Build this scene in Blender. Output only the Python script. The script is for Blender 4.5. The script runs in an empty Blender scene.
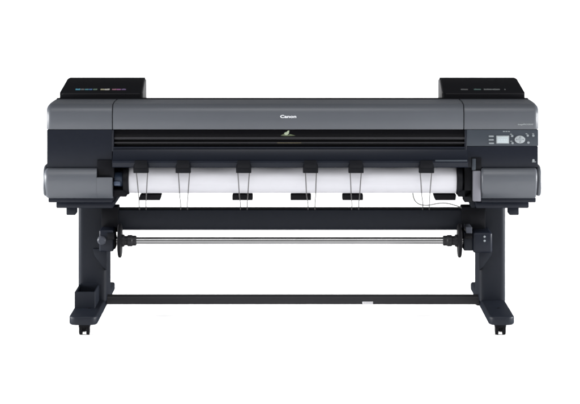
import bpy, bmesh, math, random
from mathutils import Vector, Matrix
random.seed(4)
sc = bpy.context.scene
C = sc.collection

# ------------------------------------------------------------------ measures
# metres.  The front of the printer stands on the plane y = 0, the camera 8.2 m
# in front of it.  PX is the size of one photo pixel on that plane.
D, PX, CX, HZ, CAM_H = 8.2, 0.0038, 290.0, -55.0, 1.4677
def X(px, y=0.0): return (px - CX) * PX * (D + y) / D
def Z(py, y=0.0): return CAM_H - (py - HZ) * PX * (D + y) / D

# ------------------------------------------------------------------ materials
def new_mat(name):
    m = bpy.data.materials.new(name); m.use_nodes = True
    nt = m.node_tree
    return m, nt, nt.nodes['Principled BSDF']

def plastic(name, col, rough=0.45, spec=0.3, grain=0.04, gscale=900.0, vary=0.06, metal=0.0, gl=0.0, glr=0.32):
    m, nt, b = new_mat(name)
    tc = nt.nodes.new('ShaderNodeTexCoord')
    n1 = nt.nodes.new('ShaderNodeTexNoise'); n1.inputs['Scale'].default_value = 5.0; n1.inputs['Detail'].default_value = 5.0
    n2 = nt.nodes.new('ShaderNodeTexNoise'); n2.inputs['Scale'].default_value = gscale; n2.inputs['Detail'].default_value = 2.0
    nt.links.new(tc.outputs['Object'], n1.inputs['Vector']); nt.links.new(tc.outputs['Object'], n2.inputs['Vector'])
    mr = nt.nodes.new('ShaderNodeMapRange'); mr.inputs['To Min'].default_value = 1 - vary; mr.inputs['To Max'].default_value = 1 + vary
    nt.links.new(n1.outputs['Fac'], mr.inputs['Value'])
    vm = nt.nodes.new('ShaderNodeVectorMath'); vm.operation = 'SCALE'; vm.inputs[0].default_value = col
    nt.links.new(mr.outputs['Result'], vm.inputs['Scale'])
    nt.links.new(vm.outputs['Vector'], b.inputs['Base Color'])
    rr = nt.nodes.new('ShaderNodeMapRange'); rr.inputs['To Min'].default_value = rough - 0.05; rr.inputs['To Max'].default_value = rough + 0.07
    nt.links.new(n1.outputs['Fac'], rr.inputs['Value']); nt.links.new(rr.outputs['Result'], b.inputs['Roughness'])
    b.inputs['Specular IOR Level'].default_value = spec
    b.inputs['Metallic'].default_value = metal
    gb = None
    if gl:
        # a thin satin finish over the plastic
        gb = nt.nodes.new('ShaderNodeBsdfGlossy'); gb.inputs['Roughness'].default_value = glr
        mx = nt.nodes.new('ShaderNodeMixShader'); mx.inputs['Fac'].default_value = gl
        nt.links.new(b.outputs['BSDF'], mx.inputs[1]); nt.links.new(gb.outputs['BSDF'], mx.inputs[2])
        nt.links.new(mx.outputs['Shader'], nt.nodes['Material Output'].inputs['Surface'])
    if grain:
        bp = nt.nodes.new('ShaderNodeBump'); bp.inputs['Strength'].default_value = grain; bp.inputs['Distance'].default_value = 0.002
        nt.links.new(n2.outputs['Fac'], bp.inputs['Height']); nt.links.new(bp.outputs['Normal'], b.inputs['Normal'])
        if gb: nt.links.new(bp.outputs['Normal'], gb.inputs['Normal'])
    return m

M = {
 'grey':   plastic('grey_plastic',   (0.0395, 0.043, 0.050), 0.50, 0.0, gl=0.024, glr=0.36, grain=0.07),
 'navy':   plastic('navy_plastic',   (0.0050, 0.0061, 0.0095), 0.48, 0.0, gl=0.010),
 'panel':  plastic('panel_plastic',  (0.021, 0.025, 0.031), 0.45, 0.0, gl=0.014),
 'frame':  plastic('stand_paint',    (0.0054, 0.0065, 0.0094), 0.55, 0.0, gl=0.009, glr=0.38, grain=0.10, gscale=500),
 'black':  plastic('black_plastic',  (0.0038, 0.0040, 0.0050), 0.48, 0.0, gl=0.005),
 'gloss':  plastic('smoked_window',  (0.0015, 0.0015, 0.0020), 0.20, 0.05, grain=0.0),
 'tank':   plastic('tank_black',     (0.0046, 0.0048, 0.0058), 0.50, 0.0, gl=0.006, glr=0.3),
 'tank_side': plastic('tank_side_grey', (0.036, 0.036, 0.038), 0.55, 0.03),
 'rib':    plastic('rib_grey',       (0.015, 0.015, 0.0165), 0.45, 0.05),
 'rubber': plastic('rubber',         (0.0045, 0.0045, 0.0052), 0.60, 0.02),
 'bar':    plastic('bar_paint',      (0.0105, 0.0105, 0.0118), 0.50, 0.0, gl=0.009, glr=0.36, grain=0.08, gscale=500),
 'strip':  plastic('pale_strip',     (0.088, 0.088, 0.101), 0.5, 0.03),
 'knob':   plastic('knob_grey',      (0.020, 0.022, 0.028), 0.45, 0.10),
 'blue':   plastic('holder_blue',    (0.030, 0.045, 0.075), 0.30, 0.40),
 'steel':  plastic('brushed_steel',  (0.155, 0.155, 0.157), 0.22, 0.5, grain=0.03, gscale=250, metal=1.0, vary=0.16),
 'wire':   plastic('steel_wire',     (0.040, 0.039, 0.040), 0.5, 0.10, grain=0),
 'cable':  plastic('grey_cable',     (0.11, 0.11, 0.105), 0.55, 0.10, grain=0),
 'white':  plastic('white_print',    (0.42, 0.43, 0.45), 0.5, 0.2, grain=0),
 'print_dim': plastic('pale_print',  (0.17, 0.185, 0.192), 0.5, 0.1, grain=0),
 'button': plastic('button_grey',    (0.125, 0.137, 0.146), 0.45, 0.05, grain=0),
 'dial':   plastic('dial_grey',      (0.160, 0.174, 0.182), 0.45, 0.1, grain=0),
 'lcd':    plastic('lcd_glass',      (0.20, 0.222, 0.230), 0.3, 0.1, grain=0),
 'lcd_ink':plastic('lcd_segments',   (0.25, 0.29, 0.31), 0.3, 0.3, grain=0),
 'label':  plastic('label_white',    (0.36, 0.36, 0.37), 0.6, 0.2, grain=0),
 'label_ink': plastic('label_ink',   (0.10, 0.10, 0.11), 0.6, 0.2, grain=0),
 'leaf':   plastic('emblem_green',   (0.050, 0.060, 0.036), 0.5, 0.1, grain=0),
 'leaf_pale': plastic('emblem_pale', (0.16, 0.185, 0.135), 0.5, 0.1, grain=0),
 'gold':   plastic('faint_gold',     (0.050, 0.043, 0.026), 0.5, 0.2, grain=0),
}
INK = {
 'cyan_ink':   (0.015, 0.170, 0.250), 'teal_ink': (0.012, 0.130, 0.160), 'blue_ink': (0.015, 0.070, 0.200),
 'green_ink':  (0.035, 0.085, 0.050), 'yellow_ink': (0.240, 0.220, 0.130), 'pale_ink': (0.300, 0.290, 0.260),
 'red_ink':    (0.170, 0.060, 0.090), 'magenta_ink': (0.160, 0.035, 0.140), 'violet_ink': (0.060, 0.028, 0.100),
 'grey_ink':   (0.050, 0.056, 0.058), 'dim_ink': (0.030, 0.032, 0.033), 'dim_green_ink': (0.010, 0.045, 0.038),
}
for k, c in INK.items(): M[k] = plastic(k, c, 0.5, 0.2, grain=0)

def paper_mat():
    m, nt, b = new_mat('white_paper')
    tc = nt.nodes.new('ShaderNodeTexCoord')
    mp = nt.nodes.new('ShaderNodeMapping'); mp.inputs['Scale'].default_value = (1.2, 30, 30)
    n = nt.nodes.new('ShaderNodeTexNoise'); n.inputs['Scale'].default_value = 6; n.inputs['Detail'].default_value = 4
    nt.links.new(tc.outputs['Object'], mp.inputs['Vector']); nt.links.new(mp.outputs['Vector'], n.inputs['Vector'])
    cr = nt.nodes.new('ShaderNodeValToRGB')
    cr.color_ramp.elements[0].color = (0.262, 0.262, 0.281, 1); cr.color_ramp.elements[1].color = (0.288, 0.288, 0.308, 1)
    nt.links.new(n.outputs['Fac'], cr.inputs['Fac']); nt.links.new(cr.outputs['Color'], b.inputs['Base Color'])
    b.inputs['Roughness'].default_value = 0.6; b.inputs['Specular IOR Level'].default_value = 0.2
    return m
M['paper'] = paper_mat()
def floor_mat():
    m, nt, b = new_mat('white_sweep')
    tc = nt.nodes.new('ShaderNodeTexCoord')
    n = nt.nodes.new('ShaderNodeTexNoise'); n.inputs['Scale'].default_value = 1.5
    nt.links.new(tc.outputs['Object'], n.inputs['Vector'])
    cr = nt.nodes.new('ShaderNodeValToRGB')
    cr.color_ramp.elements[0].color = (0.945, 0.945, 0.945, 1); cr.color_ramp.elements[1].color = (0.955, 0.955, 0.955, 1)
    nt.links.new(n.outputs['Fac'], cr.inputs['Fac']); nt.links.new(cr.outputs['Color'], b.inputs['Base Color'])
    b.inputs['Roughness'].default_value = 0.9; b.inputs['Specular IOR Level'].default_value = 0.1
    return m
M['floor'] = floor_mat()

# ------------------------------------------------------------------ mesh helpers
def add_box(bm, x0, x1, y0, y1, z0, z1, bev=0.003, seg=2):
    v = [bm.verts.new((x, y, z)) for x in (x0, x1) for y in (y0, y1) for z in (z0, z1)]
    q = [(0,1,3,2),(4,6,7,5),(0,4,5,1),(2,3,7,6),(0,2,6,4),(1,5,7,3)]
    fs = [bm.faces.new([v[i] for i in f]) for f in q]
    bmesh.ops.recalc_face_normals(bm, faces=fs)
    if bev:
        es = list({e for f in fs for e in f.edges})
        bmesh.ops.bevel(bm, geom=es, offset=bev, segments=seg, profile=0.5, affect='EDGES')

def add_prism(bm, pts, x0, x1, bev=0.004, seg=3, ends=(1, 1), skip=None, axis='x'):
    """Extrude a closed outline; pts are (y,z) for axis x, (x,z) for axis y, (x,y) for axis z."""
    def P(a, p):
        return {'x': (a, p[0], p[1]), 'y': (p[0], a, p[1]), 'z': (p[0], p[1], a)}[axis]
    A = [bm.verts.new(P(x0, p)) for p in pts]; B = [bm.verts.new(P(x1, p)) for p in pts]
    n = len(pts); fs = []
    for i in range(n):
        j = (i + 1) % n
        fs.append(bm.faces.new((A[i], A[j], B[j], B[i])))
    fa = bm.faces.new(A[::-1]); fb = bm.faces.new(B); fs += [fa, fb]
    bmesh.ops.recalc_face_normals(bm, faces=fs)
    if bev:
        es = []
        for f, on in ((fa, ends[0]), (fb, ends[1])):
            if on:
                for e in f.edges:
                    mid = (e.verts[0].co + e.verts[1].co) / 2
                    if skip is None or not skip(mid): es.append(e)
        if es: bmesh.ops.bevel(bm, geom=es, offset=bev, segments=seg, profile=0.5, affect='EDGES', clamp_overlap=True)

def add_lathe(bm, prof, cy, cz, seg=40, axis='x', cx=0.0):
    """prof: list of (a, r) along the axis."""
    rings = []
    for a, r in prof:
        ring = []
        for k in range(seg):
            t = 2 * math.pi * k / seg
            if axis == 'x': co = (a, cy + r * math.cos(t), cz + r * math.sin(t))
            elif axis == 'y': co = (cx + r * math.cos(t), a, cz + r * math.sin(t))
            else: co = (cx + r * math.cos(t), cy + r * math.sin(t), a)
            ring.append(bm.verts.new(co))
        rings.append(ring)
    fs = []
    for a, b in zip(rings, rings[1:]):
        for k in range(seg):
            j = (k + 1) % seg
            fs.append(bm.faces.new((a[k], a[j], b[j], b[k])))
    fs.append(bm.faces.new(rings[0][::-1])); fs.append(bm.faces.new(rings[-1]))
    bmesh.ops.recalc_face_normals(bm, faces=fs)

def smooth_path(pts, n=8):
    out = []
    P = [Vector(p) for p in pts]
    for i in range(len(P) - 1):
        p0 = P[max(i - 1, 0)]; p1 = P[i]; p2 = P[i + 1]; p3 = P[min(i + 2, len(P) - 1)]
        for k in range(n):
            t = k / n
            out.append(0.5 * ((2 * p1) + (p2 - p0) * t + (2 * p0 - 5 * p1 + 4 * p2 - p3) * t * t + (3 * p1 - p0 - 3 * p2 + p3) * t ** 3))
    out.append(P[-1]); return out

def add_tube(bm, pts, r, seg=8):
    pts = [Vector(p) for p in pts]; rings = []
    for i, p in enumerate(pts):
        d = (pts[min(i + 1, len(pts) - 1)] - pts[max(i - 1, 0)]).normalized()
        u = d.cross(Vector((0.02, 1, 0.05)));
        if u.length < 1e-4: u = d.cross(Vector((1, 0, 0)))
        u.normalize(); w = d.cross(u)
        rings.append([bm.verts.new(p + r * (math.cos(2*math.pi*k/seg) * u + math.sin(2*math.pi*k/seg) * w)) for k in range(seg)])
    fs = []
    for a, b in zip(rings, rings[1:]):
        for k in range(seg):
            j = (k + 1) % seg; fs.append(bm.faces.new((a[k], a[j], b[j], b[k])))
    fs.append(bm.faces.new(rings[0][::-1])); fs.append(bm.faces.new(rings[-1]))
    bmesh.ops.recalc_face_normals(bm, faces=fs)

def round_poly(pts, r, seg=5):
    """Round the corners of a closed 2-D outline."""
    out = []; n = len(pts)
    rr = r if isinstance(r, (list, tuple)) else [r] * n
    for i in range(n):
        p = Vector(pts[i]); a = Vector(pts[i - 1]); b = Vector(pts[(i + 1) % n])
        if rr[i] <= 0: out.append(tuple(p)); continue
        da = (a - p); db = (b - p)
        l = min(rr[i], da.length * 0.48, db.length * 0.48)
        s = p + da.normalized() * l; e = p + db.normalized() * l
        for k in range(seg + 1):
            t = k / seg
            out.append(tuple((1 - t) ** 2 * s + 2 * t * (1 - t) * p + t * t * e))
    return out

def world_pos(o):
    v = Vector((0, 0, 0))
    while o: v += o.location; o = o.parent
    return v

def part(name, bm, mat, parent, label=None, smooth=True):
    org = world_pos(parent) if parent else Vector((0, 0, 0))
    # keep every part's origin at its own centre
    bmesh.ops.remove_doubles(bm, verts=bm.verts, dist=1e-6)
    lo = Vector((min(v.co[i] for v in bm.verts) for i in range(3))); hi = Vector((max(v.co[i] for v in bm.verts) for i in range(3)))
    c = (lo + hi) / 2
    bmesh.ops.translate(bm, verts=bm.verts, vec=-c)
    me = bpy.data.meshes.new(name); bm.to_mesh(me); bm.free()
    for mm in (mat if isinstance(mat, list) else [mat]): me.materials.append(mm)
    o = bpy.data.objects.new(name, me); C.objects.link(o)
    if parent: o.parent = parent
    o.location = c - org
    if smooth:
        for p in me.polygons: p.use_smooth = True
        try: me.set_sharp_from_angle(angle=math.radians(32))
        except Exception: pass
    if label: o['label'] = label
    return o

def thing(name, loc, label, cat, group=None):
    o = bpy.data.objects.new(name, None); C.objects.link(o); o.location = loc
    o.empty_display_size = 0.1; o['label'] = label; o['category'] = cat
    if group: o['group'] = group
    return o

def BM(): return bmesh.new()

def text_mesh(txt, x0, x1, zc, y, height=None, depth=0.0006, bold=0.0, tilt=0.0, spacing=1.0):
    """Raised lettering standing on a front face, between x0 and x1, centred on height zc."""
    cu = bpy.data.curves.new('t', 'FONT'); cu.body = txt; cu.size = 1.0; cu.offset = bold; cu.extrude = 0.5
    cu.space_character = spacing; cu.resolution_u = 4
    ob = bpy.data.objects.new('t', cu); C.objects.link(ob)
    dg = bpy.context.evaluated_depsgraph_get(); dg.update()
    me = bpy.data.meshes.new_from_object(ob.evaluated_get(dg))
    bm = BM(); bm.from_mesh(me)
    bpy.data.objects.remove(ob); bpy.data.curves.remove(cu); bpy.data.meshes.remove(me)
    xs = [v.co.x for v in bm.verts]; ys = [v.co.y for v in bm.verts]
    sx = (x1 - x0) / (max(xs) - min(xs)); sy = sx if height is None else height / (max(ys) - min(ys))
    mx, my = min(xs), (min(ys) + max(ys)) / 2
    for v in bm.verts:
        h = (v.co.y - my) * sy; d = v.co.z * depth * 2
        v.co = (x0 + (v.co.x - mx) * sx, y - d + h * math.sin(tilt), zc + h * math.cos(tilt))
    return bm

# ------------------------------------------------------------------ the setting: one white studio sweep
bm = BM()
prof = [(-14.0, 0.0), (3.2, 0.0)]
for k in range(1, 13):
    t = math.pi / 2 * k / 12
    prof.append((3.2 + 2.4 * math.sin(t), 2.4 * (1 - math.cos(t))))
prof.append((5.6, 5.0))
rows = [[bm.verts.new((x, y, z)) for x in (-9.0, -3.0, 3.0, 9.0)] for y, z in prof]
for a, b in zip(rows, rows[1:]):
    for k in range(3): bm.faces.new((a[k], a[k+1], b[k+1], b[k]))
fl = part('floor', bm, M['floor'], None); fl['kind'] = 'structure'

# ------------------------------------------------------------------ the printer
PR = thing('printer', (0.008, 0.27, 0.0), 'wide grey and navy large format printer on a black two legged stand with castors', 'printer')

TOPB = 0.26                                  # depth of the top covers
ZT = Z(98.5, TOPB)                           # height of the flat top
Z129 = Z(129.5)
def cover_profile(yb=TOPB, f=0.0):
    return [(0.006 + f, Z129), (0.001 + f, Z(125)), (f, Z(120)), (f, Z(115.5)), (0.001 + f, Z(112.5)), (0.0035 + f, Z(110)), (0.008 + f, Z(107.8)), (0.015 + f, Z(105.9)),
            (0.025 + f, Z(104.4)), (0.038 + f, ZT - 0.0055), (0.058 + f, ZT - 0.0025), (0.085 + f, ZT - 0.0006), (0.11, ZT), (yb, ZT), (yb, Z129)]
def keep_bottom(z):
    return lambda m: m.z < z + 0.0005

XL, XR = X(46), X(539)
SL, SR = X(112.3), X(464)
# middle lid, between the two seams
bm = BM(); add_prism(bm, cover_profile(), SL + 0.0015, SR - 0.0015, bev=0.0025, seg=2)
lid = part('lid', bm, M['grey'], PR)
# end covers
bm = BM(); add_prism(bm, cover_profile(), XL, SL - 0.0015, bev=0.020, seg=6, ends=(1, 0), skip=keep_bottom(Z129))
part('end_cover', bm, M['grey'], PR)
bm = BM(); add_prism(bm, cover_profile(), SR + 0.0015, XR, bev=0.020, seg=6, ends=(0, 1), skip=keep_bottom(Z129))
ec = part('end_cover', bm, M['grey'], PR)

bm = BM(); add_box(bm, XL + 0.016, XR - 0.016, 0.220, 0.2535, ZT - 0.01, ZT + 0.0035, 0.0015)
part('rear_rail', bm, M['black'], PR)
# chassis behind the covers: side boxes and a shallow middle one, so that one sees through under the roll
bm = BM()
zb = Z(192.5, 0.165)
add_box(bm, X(116), X(462), 0.165, 0.42, zb, ZT - 0.014, 0.004)
part('chassis', bm, M['black'], PR)
for a, b in ((XL + 0.012, X(116)), (X(462), XR - 0.012)):
    bm = BM(); add_box(bm, a, b, 0.10, 0.48, Z(196, 0.10), ZT - 0.016, 0.004)
    part('end_housing', bm, M['navy'], PR)

# navy panels under the end covers
def panel_profile(zt, zb_, f=0.004, yb=0.36):
    return round_poly([(f, zt), (f, zb_), (yb, zb_), (yb, zt)], [0.002, 0.002, 0.0, 0.0], 2)
Z168 = Z(168)
bm = BM(); add_prism(bm, panel_profile(Z129 - 0.0015, Z168 + 0.0015), XL + 0.003, SL - 0.0015, bev=0.008, seg=4, ends=(1, 0))
part('front_panel', bm, M['navy'], PR)
Z146 = Z(146.3)
bm = BM(); add_prism(bm, panel_profile(Z146 - 0.0008, Z168 + 0.0015, 0.005), X(467), XR - 0.003, bev=0.008, seg=4, ends=(0, 1))
part('front_panel', bm, M['navy'], PR)

# lower grey covers: bulging forward, rounded back under the machine
def bulge(xa, xb, out=-0.026):
    z1, z2 = Z168, Z(199.5)
    h = z1 - z2
    return [(0.004, z1), (-0.012, z1 - 0.004), (out + 0.004, z1 - 0.016), (out, z1 - 0.032), (out + 0.001, z1 - 0.055), (out + 0.006, z1 - 0.075),
            (out + 0.014, z1 - 0.092), (out + 0.027, z1 - 0.107), (out + 0.048, z2 + 0.002), (out + 0.062, z2), (0.34, z2), (0.34, z1)]
# left: the inner upper corner is cut away (dark notch in front of the roll holder)
bm = BM()
add_prism(bm, bulge(0, 0), X(44.3), X(97), bev=0.018, seg=6, ends=(1, 0))
part_l = part('lower_cover', bm, M['grey'], PR)
zn = Z(177.5, -0.02)
def bulge_low(zc):
    p = [q for q in bulge(0, 0) if q[1] <= zc]
    yf = -0.0262
    return [(yf, zc)] + p[:-1] + [(0.34, zc)]
bm = BM(); add_prism(bm, bulge_low(zn), X(97) + 0.0004, X(112.4), bev=0.004, seg=3, ends=(0, 1))
part('lower_cover', bm, M['grey'], PR)
bm = BM(); add_prism(bm, bulge(0, 0), X(481), X(536.8), bev=0.009, seg=4, ends=(1, 1))
part('lower_cover', bm, M['grey'], PR)
# outer side caps, a little fatter than the covers
for s, xa, xb in ((-1, X(43.2), X(46.5)), (1, X(537.2), X(541.2))):
    z1, z2 = Z(166), Z(197)
    pts = round_poly([(-0.012, z1), (-0.018, z2), (0.30, z2), (0.30, z1)], [0.055, 0.055, 0.03, 0.03], 8)
    bm = BM(); add_prism(bm, pts, xa, xb, bev=0.006, seg=4)
    part('side_cap', bm, M['grey'], PR)

# black block as the left notch's shadow, and dark slots beside the lower covers
bm = BM(); add_box(bm, X(97.2), X(114), -0.006, 0.10, zn - 0.004, Z(160), 0.002)
part('dark_notch_block', bm, M['black'], PR)
bm = BM(); add_box(bm, X(473), X(480.6), -0.012, 0.10, Z(201.5, -0.012), Z(171, -0.012), 0.003)
part('cover_strip', bm, M['strip'], PR, 'pale grey strip on the inner edge of the lower cover')
bm = BM(); add_box(bm, X(471.5), X(481.5), 0.001, 0.10, Z(170.5), Z(157.5), 0.002)
part('dark_notch_block', bm, M['black'], PR)
bm = BM(); add_box(bm, X(472), X(475.6), -0.008, 0.02, Z(170.0), Z(158.5), 0.002)
part('latch', bm, M['panel'], PR)
bm = BM(); add_box(bm, X(464.8), X(472.6, 0.02), 0.02, 0.12, Z(203), Z(158.5), 0.002)
part('dark_notch_block', bm, M['black'], PR)

# stepped underside of the ends
for xs in (((48.2, 112.5), (56.0, 113.2), (66.2, 75.6)), ((481.3, 536.0), (476.0, 529.0), (509.2, 519.0))):
    bm = BM()
    add_box(bm, X(xs[0][0], 0.03), X(xs[0][1], 0.03), 0.03, 0.34, Z(202.6, 0.03), Z(197.5, 0.03), 0.004)
    u = part('underside', bm, M['navy'], PR)
    bm = BM()
    add_box(bm, X(xs[1][0], 0.06), X(xs[1][1], 0.06), 0.06, 0.50, Z(208.3, 0.06), Z(202.0, 0.06), 0.005)
    part('step', bm, M['navy'], u)
    bm = BM()
    add_box(bm, X(xs[2][0], 0.08), X(xs[2][1], 0.08), 0.08, 0.16, Z(215.3, 0.08), Z(207.6, 0.08), 0.004)
    part('catch', bm, M['frame'], u)

# window strip, ribs and the navy paper exit in the middle
bm = BM(); add_box(bm, SL + 0.003, X(464.6), 0.012, 0.16, Z(138), Z129 - 0.001, 0.002)
part('window', bm, M['gloss'], PR)
def rib(x0, x1, p0, p1, yf, mat):
    bm = BM()
    z0, z1 = Z(p1, yf), Z(p0, yf)
    add_prism(bm, round_poly([(yf, z0), (yf + 0.002, z1), (0.165, z1), (0.165, z0)], [0.004, 0.003, 0, 0], 3), x0, x1, bev=0.003, seg=2)
    return part('rib', bm, mat, PR)
rib(X(114.2), X(464.8), 136.9, 139.6, 0.004, M['rib'])
rib(X(114.2), X(464.8), 142.0, 143.6, 0.002, M['rib'])
rib(X(113.4), X(465.4), 146.9, 148.9, 0.000, M['navy'])
bm = BM(); add_box(bm, X(113.6), X(464.6), 0.022, 0.162, Z(150), Z(137.5), 0.001)
part('slot_back', bm, M['gloss'], PR)
# side cheeks of the slot opening
bm = BM(); add_prism(bm, round_poly([(0.002, Z(152)), (0.004, Z129 - 0.0015), (0.16, Z129 - 0.0015), (0.16, Z(152))], [0.004, 0.004, 0, 0], 3), X(464.9), X(466.9), bev=0.002)
part('slot_cheek', bm, M['navy'], PR)
bm = BM(); add_prism(bm, round_poly([(0.001, Z(152)), (0.004, Z129 - 0.0015), (0.16, Z129 - 0.0015), (0.16, Z(152))], [0.004, 0.004, 0, 0], 3), SL - 0.001, X(113.6), bev=0.0015)
part('slot_cheek', bm, M['navy'], PR)
# paper exit apron: leans forward to a ridge, turns in under it
yl = -0.030
ap = [(0.003, Z(149.4)), (0.0, Z(151)), (-0.010, Z(155)), (-0.020, Z(158)), (-0.029, Z(159.6)), (-0.034, Z(160.4)), (-0.034, Z(161.2)), (yl, Z(162)), (yl + 0.003, Z(166)),
      (yl + 0.008, Z(166.9)), (0.02, Z(165.4)), (0.165, Z(166)), (0.165, Z(149.4))]
bm = BM(); add_prism(bm, ap, X(112.8), X(467.5), bev=0.004, seg=2)
part('apron', bm, M['navy'], PR)
bm = BM(); add_box(bm, X(434.5), X(466.5), -0.0375, -0.02, Z(161.4, -0.035), Z(159.9, -0.035), 0.0015)
part('apron_trim', bm, M['panel'], PR)

# control panel
bm = BM()
add_prism(bm, panel_profile(Z129 - 0.0015, Z146 + 0.0005, 0.0035), X(467), XR - 0.002, bev=0.008, seg=4, ends=(0, 1))
CP = part('control_panel', bm, M['panel'], PR)
yp = 0.0035
bm = BM(); add_box(bm, X(496.3), X(509.2), yp - 0.003, yp + 0.01, Z(143.7), Z(135.6), 0.0012)
part('screen_frame', bm, M['button'], CP)
bm = BM(); add_box(bm, X(497.0), X(508.5), yp - 0.0042, yp + 0.01, Z(143.1), Z(136.2), 0.0008)
part('screen', bm, M['lcd'], CP, 'pale grey lit display')
bm = BM()
for r in range(3):
    x = 498.2
    while x < 506.8:
        w = random.uniform(0.8, 2.2)
        add_box(bm, X(x), X(min(x + w, 507.4)), yp - 0.0046, yp, Z(138.2 + r * 2.0), Z(137.5 + r * 2.0), 0)
        x += w + 0.6
part('screen_marks', bm, M['lcd_ink'], CP)
def lozenge(cx, cy, rx, rz, mat, name='button', d=0.004, n=28):
    bm = BM()
    pts = [(X(cx) + rx * PX * math.cos(2*math.pi*k/n), Z(cy) + rz * PX * math.sin(2*math.pi*k/n)) for k in range(n)]
    add_prism(bm, pts, yp - d, yp + 0.008, bev=0.0012, seg=2, ends=(1, 0), axis='y')
    return part(name, bm, mat, CP)
lozenge(520.0, 139.6, 5.2, 3.9, M['dial'], 'dial')
bm = BM()
for k in range(24):
    pass
add_lathe(bm, [(yp - 0.0056, 0.0052), (yp - 0.003, 0.0058)], 0, Z(139.6), seg=24, axis='y', cx=X(520.0))
part('dial_button', bm, M['button'], CP)
bm = BM()
for dx, dz in ((3.3, 0), (-3.3, 0), (0, 2.5), (0, -2.5)):
    cx_, cz_ = X(520 + dx), Z(139.6 + dz)
    ang = math.atan2(-dz, dx)
    tri = [(cx_ + 0.0026 * math.cos(ang + a), cz_ + 0.0026 * math.sin(ang + a)) for a in (0, 2.2, -2.2)]
    add_prism(bm, tri, yp - 0.0044, yp, bev=0, axis='y')
part('dial_marks', bm, M['panel'], CP)
for cx_, cy_ in ((491.3, 136.3), (491.3, 139.9), (491.5, 143.3)):
    bm = BM(); add_box(bm, X(cx_ - 2.5), X(cx_ + 2.5), yp - 0.003, yp + 0.008, Z(cy_ + 0.75), Z(cy_ - 0.75), 0.0012)
    part('button', bm, M['button'], CP)
for cx_, cy_, s in ((512.2, 136.0, 1.2), (512.6, 143.1, 1.2), (527.8, 135.6, 1.2), (528.4, 142.6, 1.3), (533.4, 135.7, 1.2)):
    lozenge(cx_, cy_, s, s * 0.92, M['button'], d=0.003, n=16)
for cx_, cy_ in ((511.0, 134.3), (511.4, 141.3), (526.6, 133.9), (533.2, 133.9), (504.0, 131.6), (506.5, 131.6), (509.0, 131.6)):
    bm = BM(); add_box(bm, X(cx_ - 0.9), X(cx_ + 0.9), yp - 0.0006, yp + 0.004, Z(cy_ + 0.3), Z(cy_ - 0.3), 0)
    part('print_mark', bm, M['print_dim'], CP)
# small round mark with a tail, at the right edge of the navy panel
bm = BM()
n = 20
pts = [(X(533.6) + 1.15 * PX * math.cos(2*math.pi*k/n), Z(160.4) + 1.15 * PX * math.sin(2*math.pi*k/n)) for k in range(n)]
add_prism(bm, pts, 0.0035, 0.012, bev=0, axis='y')
add_box(bm, X(532.2), X(536.0), 0.0038, 0.012, Z(162.3), Z(161.6), 0)
part('badge', bm, M['dial'], PR)

# writing on the covers
part('logo', text_mesh('Canon', X(280.3), X(296.2), Z(116.5), 0.0002, height=0.0112, bold=0.018, depth=0.001), M['white'], lid)
part('model_name', text_mesh('imagePROGRAF', X(517.9), X(533.3), Z(124.6), 0.0004, depth=0.0008, height=0.0072, bold=0.02), M['print_dim'], ec)
# emblem on the window: a small pale bird-like leaf over a line of print
def flat(pts, y, t=0.0008, scale=1.0):
    bm = BM(); add_prism(bm, [(X(a), Z(b)) for a, b in pts], y - t, y + 0.002, bev=0, axis='y'); return bm
part('emblem', flat([(284.6, 134.9), (284.2, 133.6), (285.2, 132.6), (286.6, 132.4), (287.9, 131.0), (289.3, 130.8), (289.1, 132.4), (288.7, 134.1), (287.4, 135.2), (285.8, 135.5)], 0.0118), M['leaf_pale'], PR)
part('emblem_wing', flat([(280.6, 135.9), (283.6, 134.2), (285.2, 135.3), (288.6, 135.3), (290.0, 134.4), (295.4, 135.9), (288.4, 136.3), (284.4, 136.3)], 0.0122), M['leaf'], PR)
bm = BM(); x = 277.5
while x < 301.5:
    w = random.uniform(0.5, 1.5); add_box(bm, X(x), X(x + w), 0.0012, 0.006, Z(143.3), Z(142.6), 0); x += w + 0.35
part('rib_print', bm, M['gold'], PR)

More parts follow.
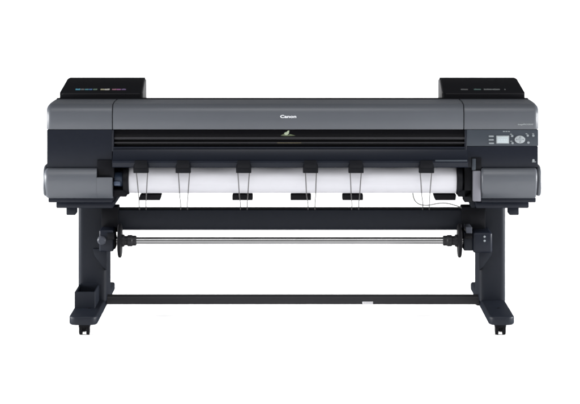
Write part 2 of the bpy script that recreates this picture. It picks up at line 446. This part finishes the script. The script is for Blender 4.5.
# ink tank covers standing on the back of the two ends
def tank(xf0, xf1, inner, name='ink_tank_cover'):
    """xf0..xf1: front edge in photo pixels; inner = +1 when the inner side is on the right."""
    yf, yb = 0.255, 0.50
    x0, x1 = X(xf0, yf), X(xf1, yf)
    z0 = ZT - 0.02
    zl = Z(91.8, yf)                       # front lip
    yr = 0.40
    zr = Z(78.2, yr)                       # ridge
    prof = [(yf, z0), (yf, zl - 0.004), (yf + 0.004, zl), (yr - 0.03, zr - 0.011), (yr - 0.008, zr - 0.002), (yr + 0.012, zr), (yb - 0.02, zr - 0.002), (yb, zr - 0.02), (yb, z0)]
    bm = BM()
    # outer end leans inwards towards the ridge
    lean = 0.018
    n = len(prof)
    def xo(z): return lean * max(0.0, (z - zl) / (zr - zl)) ** 1.3
    if inner > 0: A = [(x0 + xo(z), y, z) for y, z in prof]; B = [(x1, y, z) for y, z in prof]
    else: A = [(x0, y, z) for y, z in prof]; B = [(x1 - xo(z), y, z) for y, z in prof]
    va = [bm.verts.new(p) for p in A]; vb = [bm.verts.new(p) for p in B]
    fs = [bm.faces.new((va[i], va[(i+1) % n], vb[(i+1) % n], vb[i])) for i in range(n)]
    fa = bm.faces.new(va[::-1]); fb = bm.faces.new(vb); fs += [fa, fb]
    bmesh.ops.recalc_face_normals(bm, faces=fs)
    bmesh.ops.bevel(bm, geom=[e for f in (fa, fb) for e in f.edges], offset=0.004, segments=3, profile=0.5, affect='EDGES')
    t = part(name, bm, M['tank'], PR)
    # lighter side plate on the inner end
    xi = x1 if inner > 0 else x0
    s = inner
    pl = [(yf + 0.014, z0 + 0.004), (yf + 0.012, zl - 0.006), (yr - 0.03, zr - 0.018), (yr + 0.008, zr - 0.008), (yb - 0.02, zr - 0.010), (yb - 0.01, zr - 0.03), (yb - 0.01, z0 + 0.004)]
    bm = BM(); a, b = sorted((xi - 0.001 * s, xi + 0.004 * s)); add_prism(bm, pl, a, b, bev=0.001, seg=1)
    part('side_plate', bm, M['tank_side'], t)
    # lip line
    bm = BM(); add_box(bm, x0 + 0.010, x1 - 0.006, yf - 0.0015, yf + 0.01, zl - 0.010, zl - 0.006, 0.0008, 1)
    part('lip', bm, M['rib'], t)
    return t, yf, yr, zl, zr
def slope_marks(t, info, marks):
    """Coloured print on the sloping lid: (x0, x1, ink) in photo pixels at mid slope."""
    _, yf, yr, zl, zr = info
    y0, z0 = yf + 0.004, zl; y1, z1 = yr - 0.03, zr - 0.011
    u = 0.16; ym = y0 + (y1 - y0) * u; zm = z0 + (z1 - z0) * u
    d = Vector((0, y1 - y0, z1 - z0)).normalized(); nrm = Vector((0, -d.z, d.y))
    if nrm.z < 0: nrm = -nrm
    by = {}
    for a, b, ink in marks: by.setdefault(ink, []).append((a, b))
    for ink, spans in by.items():
        bm = BM()
        for a, b in spans:
            x = a
            while x < b - 0.3:
                w = random.uniform(0.7, 1.5); xe = min(x + w, b)
                h = random.choice((0.0105, 0.0105, 0.0125))
                c = Vector((0, ym, zm)); vs = []
                for dn in (-0.001, 0.0007):
                    for xx, hh in ((x, 0), (xe, 0), (xe, h), (x, h)):
                        p = c + d * hh + nrm * dn; vs.append(bm.verts.new((X(xx, ym), p.y, p.z)))
                for f in ((4,5,6,7), (0,1,5,4), (1,2,6,5), (2,3,7,6), (3,0,4,7)): bm.faces.new([vs[i] for i in f])
                x = xe + 0.14
        part('ink_mark', bm, M[ink], t)
tl = tank(59.6, 141.6, 1)
slope_marks(tl[0], tl, [(75.5, 80, 'cyan_ink'), (80.5, 84.5, 'grey_ink'), (85, 88.5, 'teal_ink'), (89, 92, 'blue_ink'), (93, 97, 'green_ink'), (100.5, 104, 'yellow_ink'), (104.4, 109.5, 'pale_ink'),
                        (112, 116, 'red_ink'), (116.5, 121, 'magenta_ink'), (121.5, 126, 'violet_ink')])
tr = tank(443.2, 524.9, -1)
slope_marks(tr[0], tr, [(461, 468, 'dim_ink'), (474, 481, 'dim_green_ink'), (484, 492, 'grey_ink'), (492.5, 500, 'grey_ink'), (504.5, 505.6, 'grey_ink')])

# ------------------------------------------------------------------ stand
YLEG0, YLEG1 = 0.22, 0.44
FOOT_T = 0.081
for s, x0, x1 in ((-1, -0.828, -0.716), (1, 0.738, 0.842)):
    # leg: rounded column
    bm = BM()
    pts = round_poly([(x0, YLEG0), (x1, YLEG0), (x1, YLEG1), (x0, YLEG1)], 0.022, 6)
    add_prism(bm, pts, FOOT_T - 0.004, Z(206, 0.2), bev=0.0, axis='z')
    leg = part('leg', bm, M['frame'], PR)
    xi = x1 if s < 0 else x0
    # gusset behind the spindle bearing
    bm = BM()
    g = [(xi - s*0.002, Z(249, 0.2)), (xi + s*0.052, Z(249, 0.2)), (xi + s*0.047, Z(255.5, 0.2)), (xi + s*0.014, Z(267.5, 0.2)), (xi - s*0.002, Z(271, 0.2))]
    add_prism(bm, g, YLEG0 - 0.010, YLEG0 + 0.03, bev=0.003, seg=2, axis='y')
    part('gusset', bm, M['frame'], leg)
    # foot
    bm = BM()
    fx0, fx1 = (-0.828, -0.720) if s < 0 else (0.743, 0.841)
    yf, yr = -0.140, 0.69
    outline = round_poly([(fx0, yf), (fx1, yf), (fx1, yr), (fx0, yr)], [0.036, 0.036, 0.012, 0.012], 6)
    add_prism(bm, outline, 0.046, FOOT_T, bev=0.012, seg=4, axis='z')
    foot = part('foot', bm, M['frame'], PR)
    # plug on the foot
    bm = BM(); add_lathe(bm, [(FOOT_T - 0.002, 0.007), (FOOT_T + 0.001, 0.007), (FOOT_T + 0.002, 0.005)], 0.04, 0, axis='z', cx=(fx0 + fx1) / 2 + 0.006, seg=20)
    part('plug', bm, M['black'], foot)
    # castors
    for cy, turn in ((-0.075, 0), (0.60, 1)):
        cx_ = (fx0 + fx1) / 2
        bm = BM()
        add_lathe(bm, [(0.040, 0.010), (0.050, 0.010)], cy, 0, axis='z', cx=cx_, seg=20)
        if not turn: add_box(bm, cx_ - 0.022, cx_ + 0.022, cy - 0.012, cy + 0.020, 0.026, 0.0445, 0.006, 3); add_box(bm, cx_ - 0.006, cx_ + 0.006, cy - 0.010, cy + 0.012, 0.012, 0.030, 0.002)
        else: add_box(bm, cx_ - 0.045, cx_ + 0.010, cy - 0.020, cy + 0.020, 0.026, 0.0445, 0.006, 3); add_box(bm, cx_ - 0.034, cx_ - 0.012, cy - 0.006, cy + 0.006, 0.012, 0.030, 0.002)
        ca = part('castor', bm, M['rubber'], PR)
        for k in (-1, 1):
            bm = BM()
            if not turn:
                a = cx_ + k * 0.0135
                add_lathe(bm, [(a - 0.0065, 0.016), (a - 0.005, 0.0195), (a + 0.005, 0.0195), (a + 0.0065, 0.016)], cy + 0.004, 0.0195, seg=28)
            else:
                a = cy + k * 0.0125
                add_lathe(bm, [(a - 0.0065, 0.016), (a - 0.005, 0.0195), (a + 0.005, 0.0195), (a + 0.0065, 0.016)], 0, 0.0195, seg=28, axis='y', cx=cx_ - 0.024)
            part('wheel', bm, M['rubber'], ca)

# upper beam between the legs and its end brackets
bm = BM()
add_prism(bm, round_poly([(0.20, Z(230.3, 0.20)), (0.20, Z(209.6, 0.20)), (0.29, Z(209.6, 0.20)), (0.29, Z(230.3, 0.20))], 0.006, 3), -0.722, 0.744, bev=0)
beam = part('beam', bm, M['frame'], PR)
for s, a, b in ((-1, 101.5, 118.5), (1, 461.5, 485.5)):
    bm = BM(); add_box(bm, X(a, 0.19), X(b, 0.19), 0.186, 0.26, Z(232.0, 0.19), Z(206.2, 0.19), 0.004)
    part('bracket', bm, M['black'], beam)
    # slanted web rising from the beam to the underside
    bm = BM()
    if s < 0: q = [(111.5, 207.8), (112.6, 207.8), (117.4, 197.0), (111.5, 195.5)]
    else: q = [(475.0, 207.8), (471.6, 207.8), (468.2, 199.6), (470, 195.5), (475.0, 195.5)]
    add_prism(bm, [(X(p, 0.12), Z(r, 0.12)) for p, r in q], 0.12, 0.215, bev=0.001, seg=1, axis='y')
    part('web', bm, M['frame'], PR)
# lower bar with its white label
bm = BM()
yb0, yb1 = 0.245, 0.295
z0, z1 = Z(304.6, yb0), Z(295.6, yb0)
add_prism(bm, round_poly([(yb0, z0), (yb0, z1), (yb1, z1), (yb1, z0)], [0.008, 0.026, 0.020, 0.008], 7), -0.718, 0.740, bev=0)
bar = part('crossbar', bm, M['bar'], PR)
bm = BM(); add_box(bm, X(362.4, yb0), X(373.0, yb0), yb0 - 0.0008, yb0 + 0.003, Z(304.0, yb0), Z(301.7, yb0), 0)
lb = part('sticker', bm, M['label'], bar, 'small white printed sticker')
bm = BM(); x = 363.4
while x < 372:
    w = random.uniform(0.4, 1.2); add_box(bm, X(x, yb0), X(x + w, yb0), yb0 - 0.0014, yb0, Z(303.2, yb0), Z(302.5, yb0), 0); x += w + 0.35
part('sticker_print', bm, M['label_ink'], bar)

# open-topped bin on the front of one foot
bx0, bx1 = X(74.2, 0.03), X(94.8, 0.03)
by0, by1 = 0.04, YLEG0 + 0.002
bz0, bz1 = FOOT_T - 0.004, Z(291.8, 0.04)
bm = BM(); w = 0.004
add_box(bm, bx0, bx1, by0, by0 + w, bz0, bz1, 0.0012, 1)
add_box(bm, bx0, bx0 + w, by0 + w, by1, bz0, bz1 + 0.0, 0.0012, 1)
add_box(bm, bx1 - w, bx1, by0 + w, by1, bz0, bz1 + 0.0, 0.0012, 1)
add_box(bm, bx0 + w, bx1 - w, by1 - w, by1, bz0, bz1 + 0.004, 0.0012, 1)
add_box(bm, bx0 + w * 0.5, bx1 - w * 0.5, by0 + w * 0.5, by1 - w * 0.5, bz0 + 0.001, bz0 + 0.006, 0)
part('bin', bm, M['frame'], PR, 'open topped black bin on the foot')

# bearings that carry the take-up spindle
YS = 0.13
ZS = Z(240.6, YS)
RS = 3.6 * PX
# left bearing: block with a round knob
bm = BM(); add_box(bm, X(99.5, 0.10), X(113.8, 0.10), 0.085, 0.24, Z(251.2, 0.10), Z(229.5, 0.10), 0.006, 3)
bl = part('bearing', bm, M['navy'], PR)
bm = BM(); add_lathe(bm, [(0.070, 0.012), (0.074, 0.0165), (0.090, 0.0175)], 0, Z(240.4, 0.08), axis='y', cx=X(101.8, 0.08), seg=28)
part('knob', bm, M['knob'], bl)
bm = BM(); add_box(bm, X(107, 0.08), X(114.6, 0.08), 0.078, 0.12, Z(239.5, 0.08), Z(233.0, 0.08), 0.003)
part('latch', bm, M['black'], bl)
bm = BM(); add_lathe(bm, [(X(113.6, YS), 0.034), (X(115.4, YS), 0.032), (X(116.6, YS), 0.022)], YS, ZS, seg=36)
part('hub', bm, M['black'], bl)
# right bearing: rounded drive box with two screws
bm = BM(); add_box(bm, X(472.5, 0.10), X(492.0, 0.10), 0.085, 0.24, Z(252.6, 0.10), Z(231.8, 0.10), 0.010, 4)
br = part('bearing', bm, M['navy'], PR)
bm = BM(); add_box(bm, X(463.8, 0.09), X(473.0, 0.09), 0.095, 0.20, Z(251.0, 0.095), Z(233.0, 0.095), 0.004)
part('gear_case', bm, M['frame'], br)
bm = BM(); add_box(bm, X(465.0, 0.08), X(472.5, 0.08), 0.082, 0.12, Z(238.8, 0.08), Z(234.0, 0.08), 0.002)
part('slot', bm, M['gloss'], br)
bm = BM(); add_box(bm, X(466.0, 0.09), X(472.0, 0.09), 0.084, 0.19, Z(233.4, 0.085), Z(227.2, 0.085), 0.002)
part('switch', bm, M['knob'], br, 'light grey square switch')
for py in (236.8, 240.9):
    bm = BM(); add_lathe(bm, [(0.082, 0.003), (0.0835, 0.0042), (0.09, 0.0042)], 0, Z(py, 0.082), axis='y', cx=X(484.6, 0.082), seg=16)
    part('screw', bm, M['button'], br)

# clips on the apron, each with two thin guide wires running down to the beam
clip_x = [141.5, 183.6, 243.8, 310.4, 355.8, 426.0]
wires = [((136.2, 138.6, 139.2), (147.6, 146.4, 146.0)),
         ((178.2, 179.8, 180.6), (189.6, 188.0, 187.4)),
         ((237.8, 239.4, 240.4), (249.4, 247.8, 247.2)),
         ((305.4, 306.6, 308.0), (316.4, 315.6, 315.0)),
         ((350.2, 351.2, 351.8), (361.4, 359.6, 358.8)),
         ((420.2, 421.8, 422.8), (431.8, 429.8, 429.4))]
for cx_, ws in zip(clip_x, wires):
    w = 7.6
    bm = BM()
    pts = round_poly([(X(cx_ - w + 0.8), Z(164.2, -0.04)), (X(cx_ + w - 0.8), Z(164.2, -0.04)), (X(cx_ + w), Z(167, -0.04)), (X(cx_ + w), Z(173.3, -0.04)), (X(cx_ - w), Z(173.3, -0.04)), (X(cx_ - w), Z(167, -0.04))], 0.003, 3)
    add_prism(bm, pts, -0.036, -0.018, bev=0.002, seg=2, axis='y')
    add_box(bm, X(cx_ - 6.2), X(cx_ + 6.2), -0.041, -0.020, Z(168.0, -0.04), Z(160.6, -0.04), 0.002)
    cl = part('clip', bm, M['black'], PR)
    for (a, b, c) in ws:
        bm = BM()
        path = [(X(a, -0.03), -0.027, Z(172.6, -0.03)), (X((a + b) / 2, -0.028), -0.0265, Z(183, -0.028)), (X(b, -0.02), -0.022, Z(195.5, -0.02)), (X(c, 0.08), 0.08, Z(203.2, 0.08)), (X(c, 0.197), 0.205, Z(209.7, 0.203))]
        add_tube(bm, smooth_path(path, 5), 0.0019, 6)
        part('guide_wire', bm, M['wire'], cl)

# black pads under the roll, on arms that come from the chassis behind
for a, b in ((138.4, 161.4), (232.2, 252.8), (290.4, 311.2), (342.2, 363.2), (434.2, 456.6)):
    bm = BM()
    y0 = 0.050
    lean = 1.6 if a < 200 else (-1.0 if a > 400 else 0)
    pts = round_poly([(X(a + lean, y0), Z(194.4, y0)), (X(b + lean * 0.2, y0), Z(194.4, y0)), (X(b - abs(lean) * 0.8, y0), Z(200.4, y0)), (X(a + (0 if lean >= 0 else 1.0), y0), Z(200.4, y0))], 0.004, 3)
    add_prism(bm, pts, y0, 0.095, bev=0.003, seg=2, axis='y')
    pad = part('roll_pad', bm, M['rubber'], PR)
    bm = BM()
    c0, c1 = X((a + b) / 2 - 3), X((a + b) / 2 + 3)
    zt = Z(195.2, y0); zr_ = Z(191.5, 0.30)
    add_prism(bm, [(0.08, zt - 0.010), (0.08, zt - 0.001), (0.13, zt - 0.002), (0.30, zr_ + 0.03), (0.32, zr_ + 0.03), (0.32, zr_ + 0.012), (0.14, zt - 0.008)], c0, c1, bev=0.001, seg=1)
    part('pad_arm', bm, M['black'], pad)

# thin grey cable sagging out from behind the roll
bm = BM()
path = [(412.6, 188, 0.17), (413.2, 196, 0.16), (415.6, 201.5, 0.15), (420.5, 204.6, 0.15), (428, 205.2, 0.15), (436, 203.8, 0.15), (443, 203.0, 0.15), (450, 203.9, 0.16), (456, 205.6, 0.17), (460, 207.0, 0.19), (463.4, 209.0, 0.19)]
add_tube(bm, smooth_path([(X(a, y), y, Z(b, y)) for a, b, y in path], 6), 0.0024, 8)
part('cable', bm, M['cable'], PR)

# ------------------------------------------------------------------ paper roll sitting in the front of the machine
YR = 0.058; RR = 0.0535
ZR = Z(180.6, YR - RR)
roll = thing('paper_roll', (0.0, YR, ZR - RR), 'long white roll of paper lying across the front of the printer under the black clips', 'paper roll')
bm = BM(); xa, xb = X(128.4), X(457.0)
add_lathe(bm, [(xa, RR - 0.0010), (xa + 0.001, RR), (xb - 0.001, RR), (xb, RR - 0.001)], YR, ZR, seg=72)
part('paper', bm, M['paper'], roll)
for s in (-1, 1):
    bm = BM()
    e = xa if s < 0 else xb
    add_lathe(bm, [(e + s * 0.0003, 0.050), (e + s * 0.001, 0.058), (e + s * 0.009, 0.060), (e + s * 0.021, 0.056), (e + s * 0.024, 0.048)], YR, ZR, seg=56)
    part('flange', bm, M['black'], roll)
    bm = BM(); add_lathe(bm, [(e + s * 0.022, 0.026), (e + s * 0.030, 0.030), (e + s * 0.055, 0.028), (e + s * 0.058, 0.020)], YR, ZR, seg=40)
    part('hub', bm, M['blue'] if s < 0 else M['black'], roll, 'dark blue glossy hub' if s < 0 else None)
# holder below the hub, part of the printer
for a, b in ((112.6, 126.5), (458.0, 471.5)):
    bm = BM()
    add_prism(bm, [(0.020, Z(196.8, 0.02)), (0.020, Z(190.5, 0.02)), (YR - 0.02, ZR - 0.031), (YR + 0.02, ZR - 0.031), (0.17, Z(188, 0.05)), (0.17, Z(196.0, 0.05))], X(a, 0.02), X(b, 0.02), bev=0.002, seg=2)
    part('roll_holder', bm, M['black'], PR)
bm = BM(); add_box(bm, X(113.2), X(120.4), 0.014, 0.05, Z(186.2), Z(181.8), 0.004, 3)
part('lever', bm, M['blue'], PR, 'small dark blue lever')

# ------------------------------------------------------------------ take-up spindle lying in its bearings
sp = thing('take_up_spindle', (X(290), YS, ZS - 0.06), 'shiny steel rod with a black disc near each end, below the beam', 'spindle')
bm = BM(); add_lathe(bm, [(X(116.2, YS), RS - 0.001), (X(116.5, YS), RS), (X(463.8, YS), RS), (X(464.1, YS), RS - 0.001)], YS, ZS, seg=40)
part('rod', bm, M['steel'], sp)
for s, e in ((-1, 120.0), (1, 459.4)):
    xe = X(e, YS)
    bm = BM()
    R = 0.066
    add_lathe(bm, [(xe - 0.007, 0.020), (xe - 0.007, R - 0.006), (xe - 0.004, R), (xe + 0.004, R), (xe + 0.007, R - 0.006), (xe + 0.007, 0.020)], YS, ZS, seg=56)
    part('flange', bm, M['rubber'], sp)
    bm = BM(); i = -s
    r = lambda d: xe + i * d
    add_lathe(bm, [(r(0.006), 0.024), (r(0.016), 0.024), (r(0.019), 0.0185), (r(0.028), 0.0185), (r(0.030), 0.0225), (r(0.046), 0.0225), (r(0.049), 0.020), (r(0.062), 0.020), (r(0.064), 0.016)], YS, ZS, seg=40)
    part('collar', bm, M['bar'], sp)

# ------------------------------------------------------------------ light
w = bpy.data.worlds.new('World'); sc.world = w; w.use_nodes = True
bg = w.node_tree.nodes['Background']; bg.inputs['Color'].default_value = (1, 1, 1, 1); bg.inputs['Strength'].default_value = 0.64
def area(name, loc, target, sx, sy, power, col=(1, 1, 1), spread=None):
    l = bpy.data.lights.new(name, 'AREA'); l.shape = 'RECTANGLE'; l.size = sx; l.size_y = sy; l.energy = power; l.color = col
    if spread: l.spread = math.radians(spread)
    o = bpy.data.objects.new(name, l); C.objects.link(o); o.location = loc
    o.rotation_euler = (Vector(target) - Vector(loc)).to_track_quat('-Z', 'Y').to_euler()
    return o
area('key_softbox', (0.0, -4.4, 5.2), (0, 0, 0.6), 5.5, 1.6, 270)
area('side_softbox', (-5.0, -3.2, 2.6), (-0.3, 0.1, 0.5), 1.6, 2.4, 50, (1.0, 0.97, 1.0))
area('side_softbox', (5.0, -3.2, 2.6), (0.3, 0.1, 0.5), 1.6, 2.4, 50, (0.96, 1.0, 0.98))
area('added_floor_fill', (-3.0, 0.2, 0.62), (0.0, 0.2, 0.05), 5.0, 0.5, 166, spread=75)  # pair of added low lamps, washing out the floor shadows under the printer
area('added_floor_fill', (3.0, 0.2, 0.62), (0.0, 0.2, 0.05), 5.0, 0.5, 166, spread=75)
area('backdrop_softbox', (0.0, 3.2, 3.6), (0, 5.6, 1.0), 7.0, 1.0, 260)

# ------------------------------------------------------------------ camera: level, looking straight at the front, with the lens shifted down
cam = bpy.data.cameras.new('camera'); co = bpy.data.objects.new('camera', cam); C.objects.link(co)
co.location = (0.0, -D, CAM_H); co.rotation_euler = (math.radians(90), 0, 0)
cam.sensor_width = 36.0; cam.lens = 36.0 * D / (580 * PX)
cam.shift_y = -(202.0 - HZ) / 580.0
cam.clip_end = 200
sc.cycles.filter_width = 1.9
sc.camera = co
sc.view_settings.view_transform = 'Standard'; sc.view_settings.look = 'None'; sc.view_settings.exposure = 0; sc.view_settings.gamma = 1
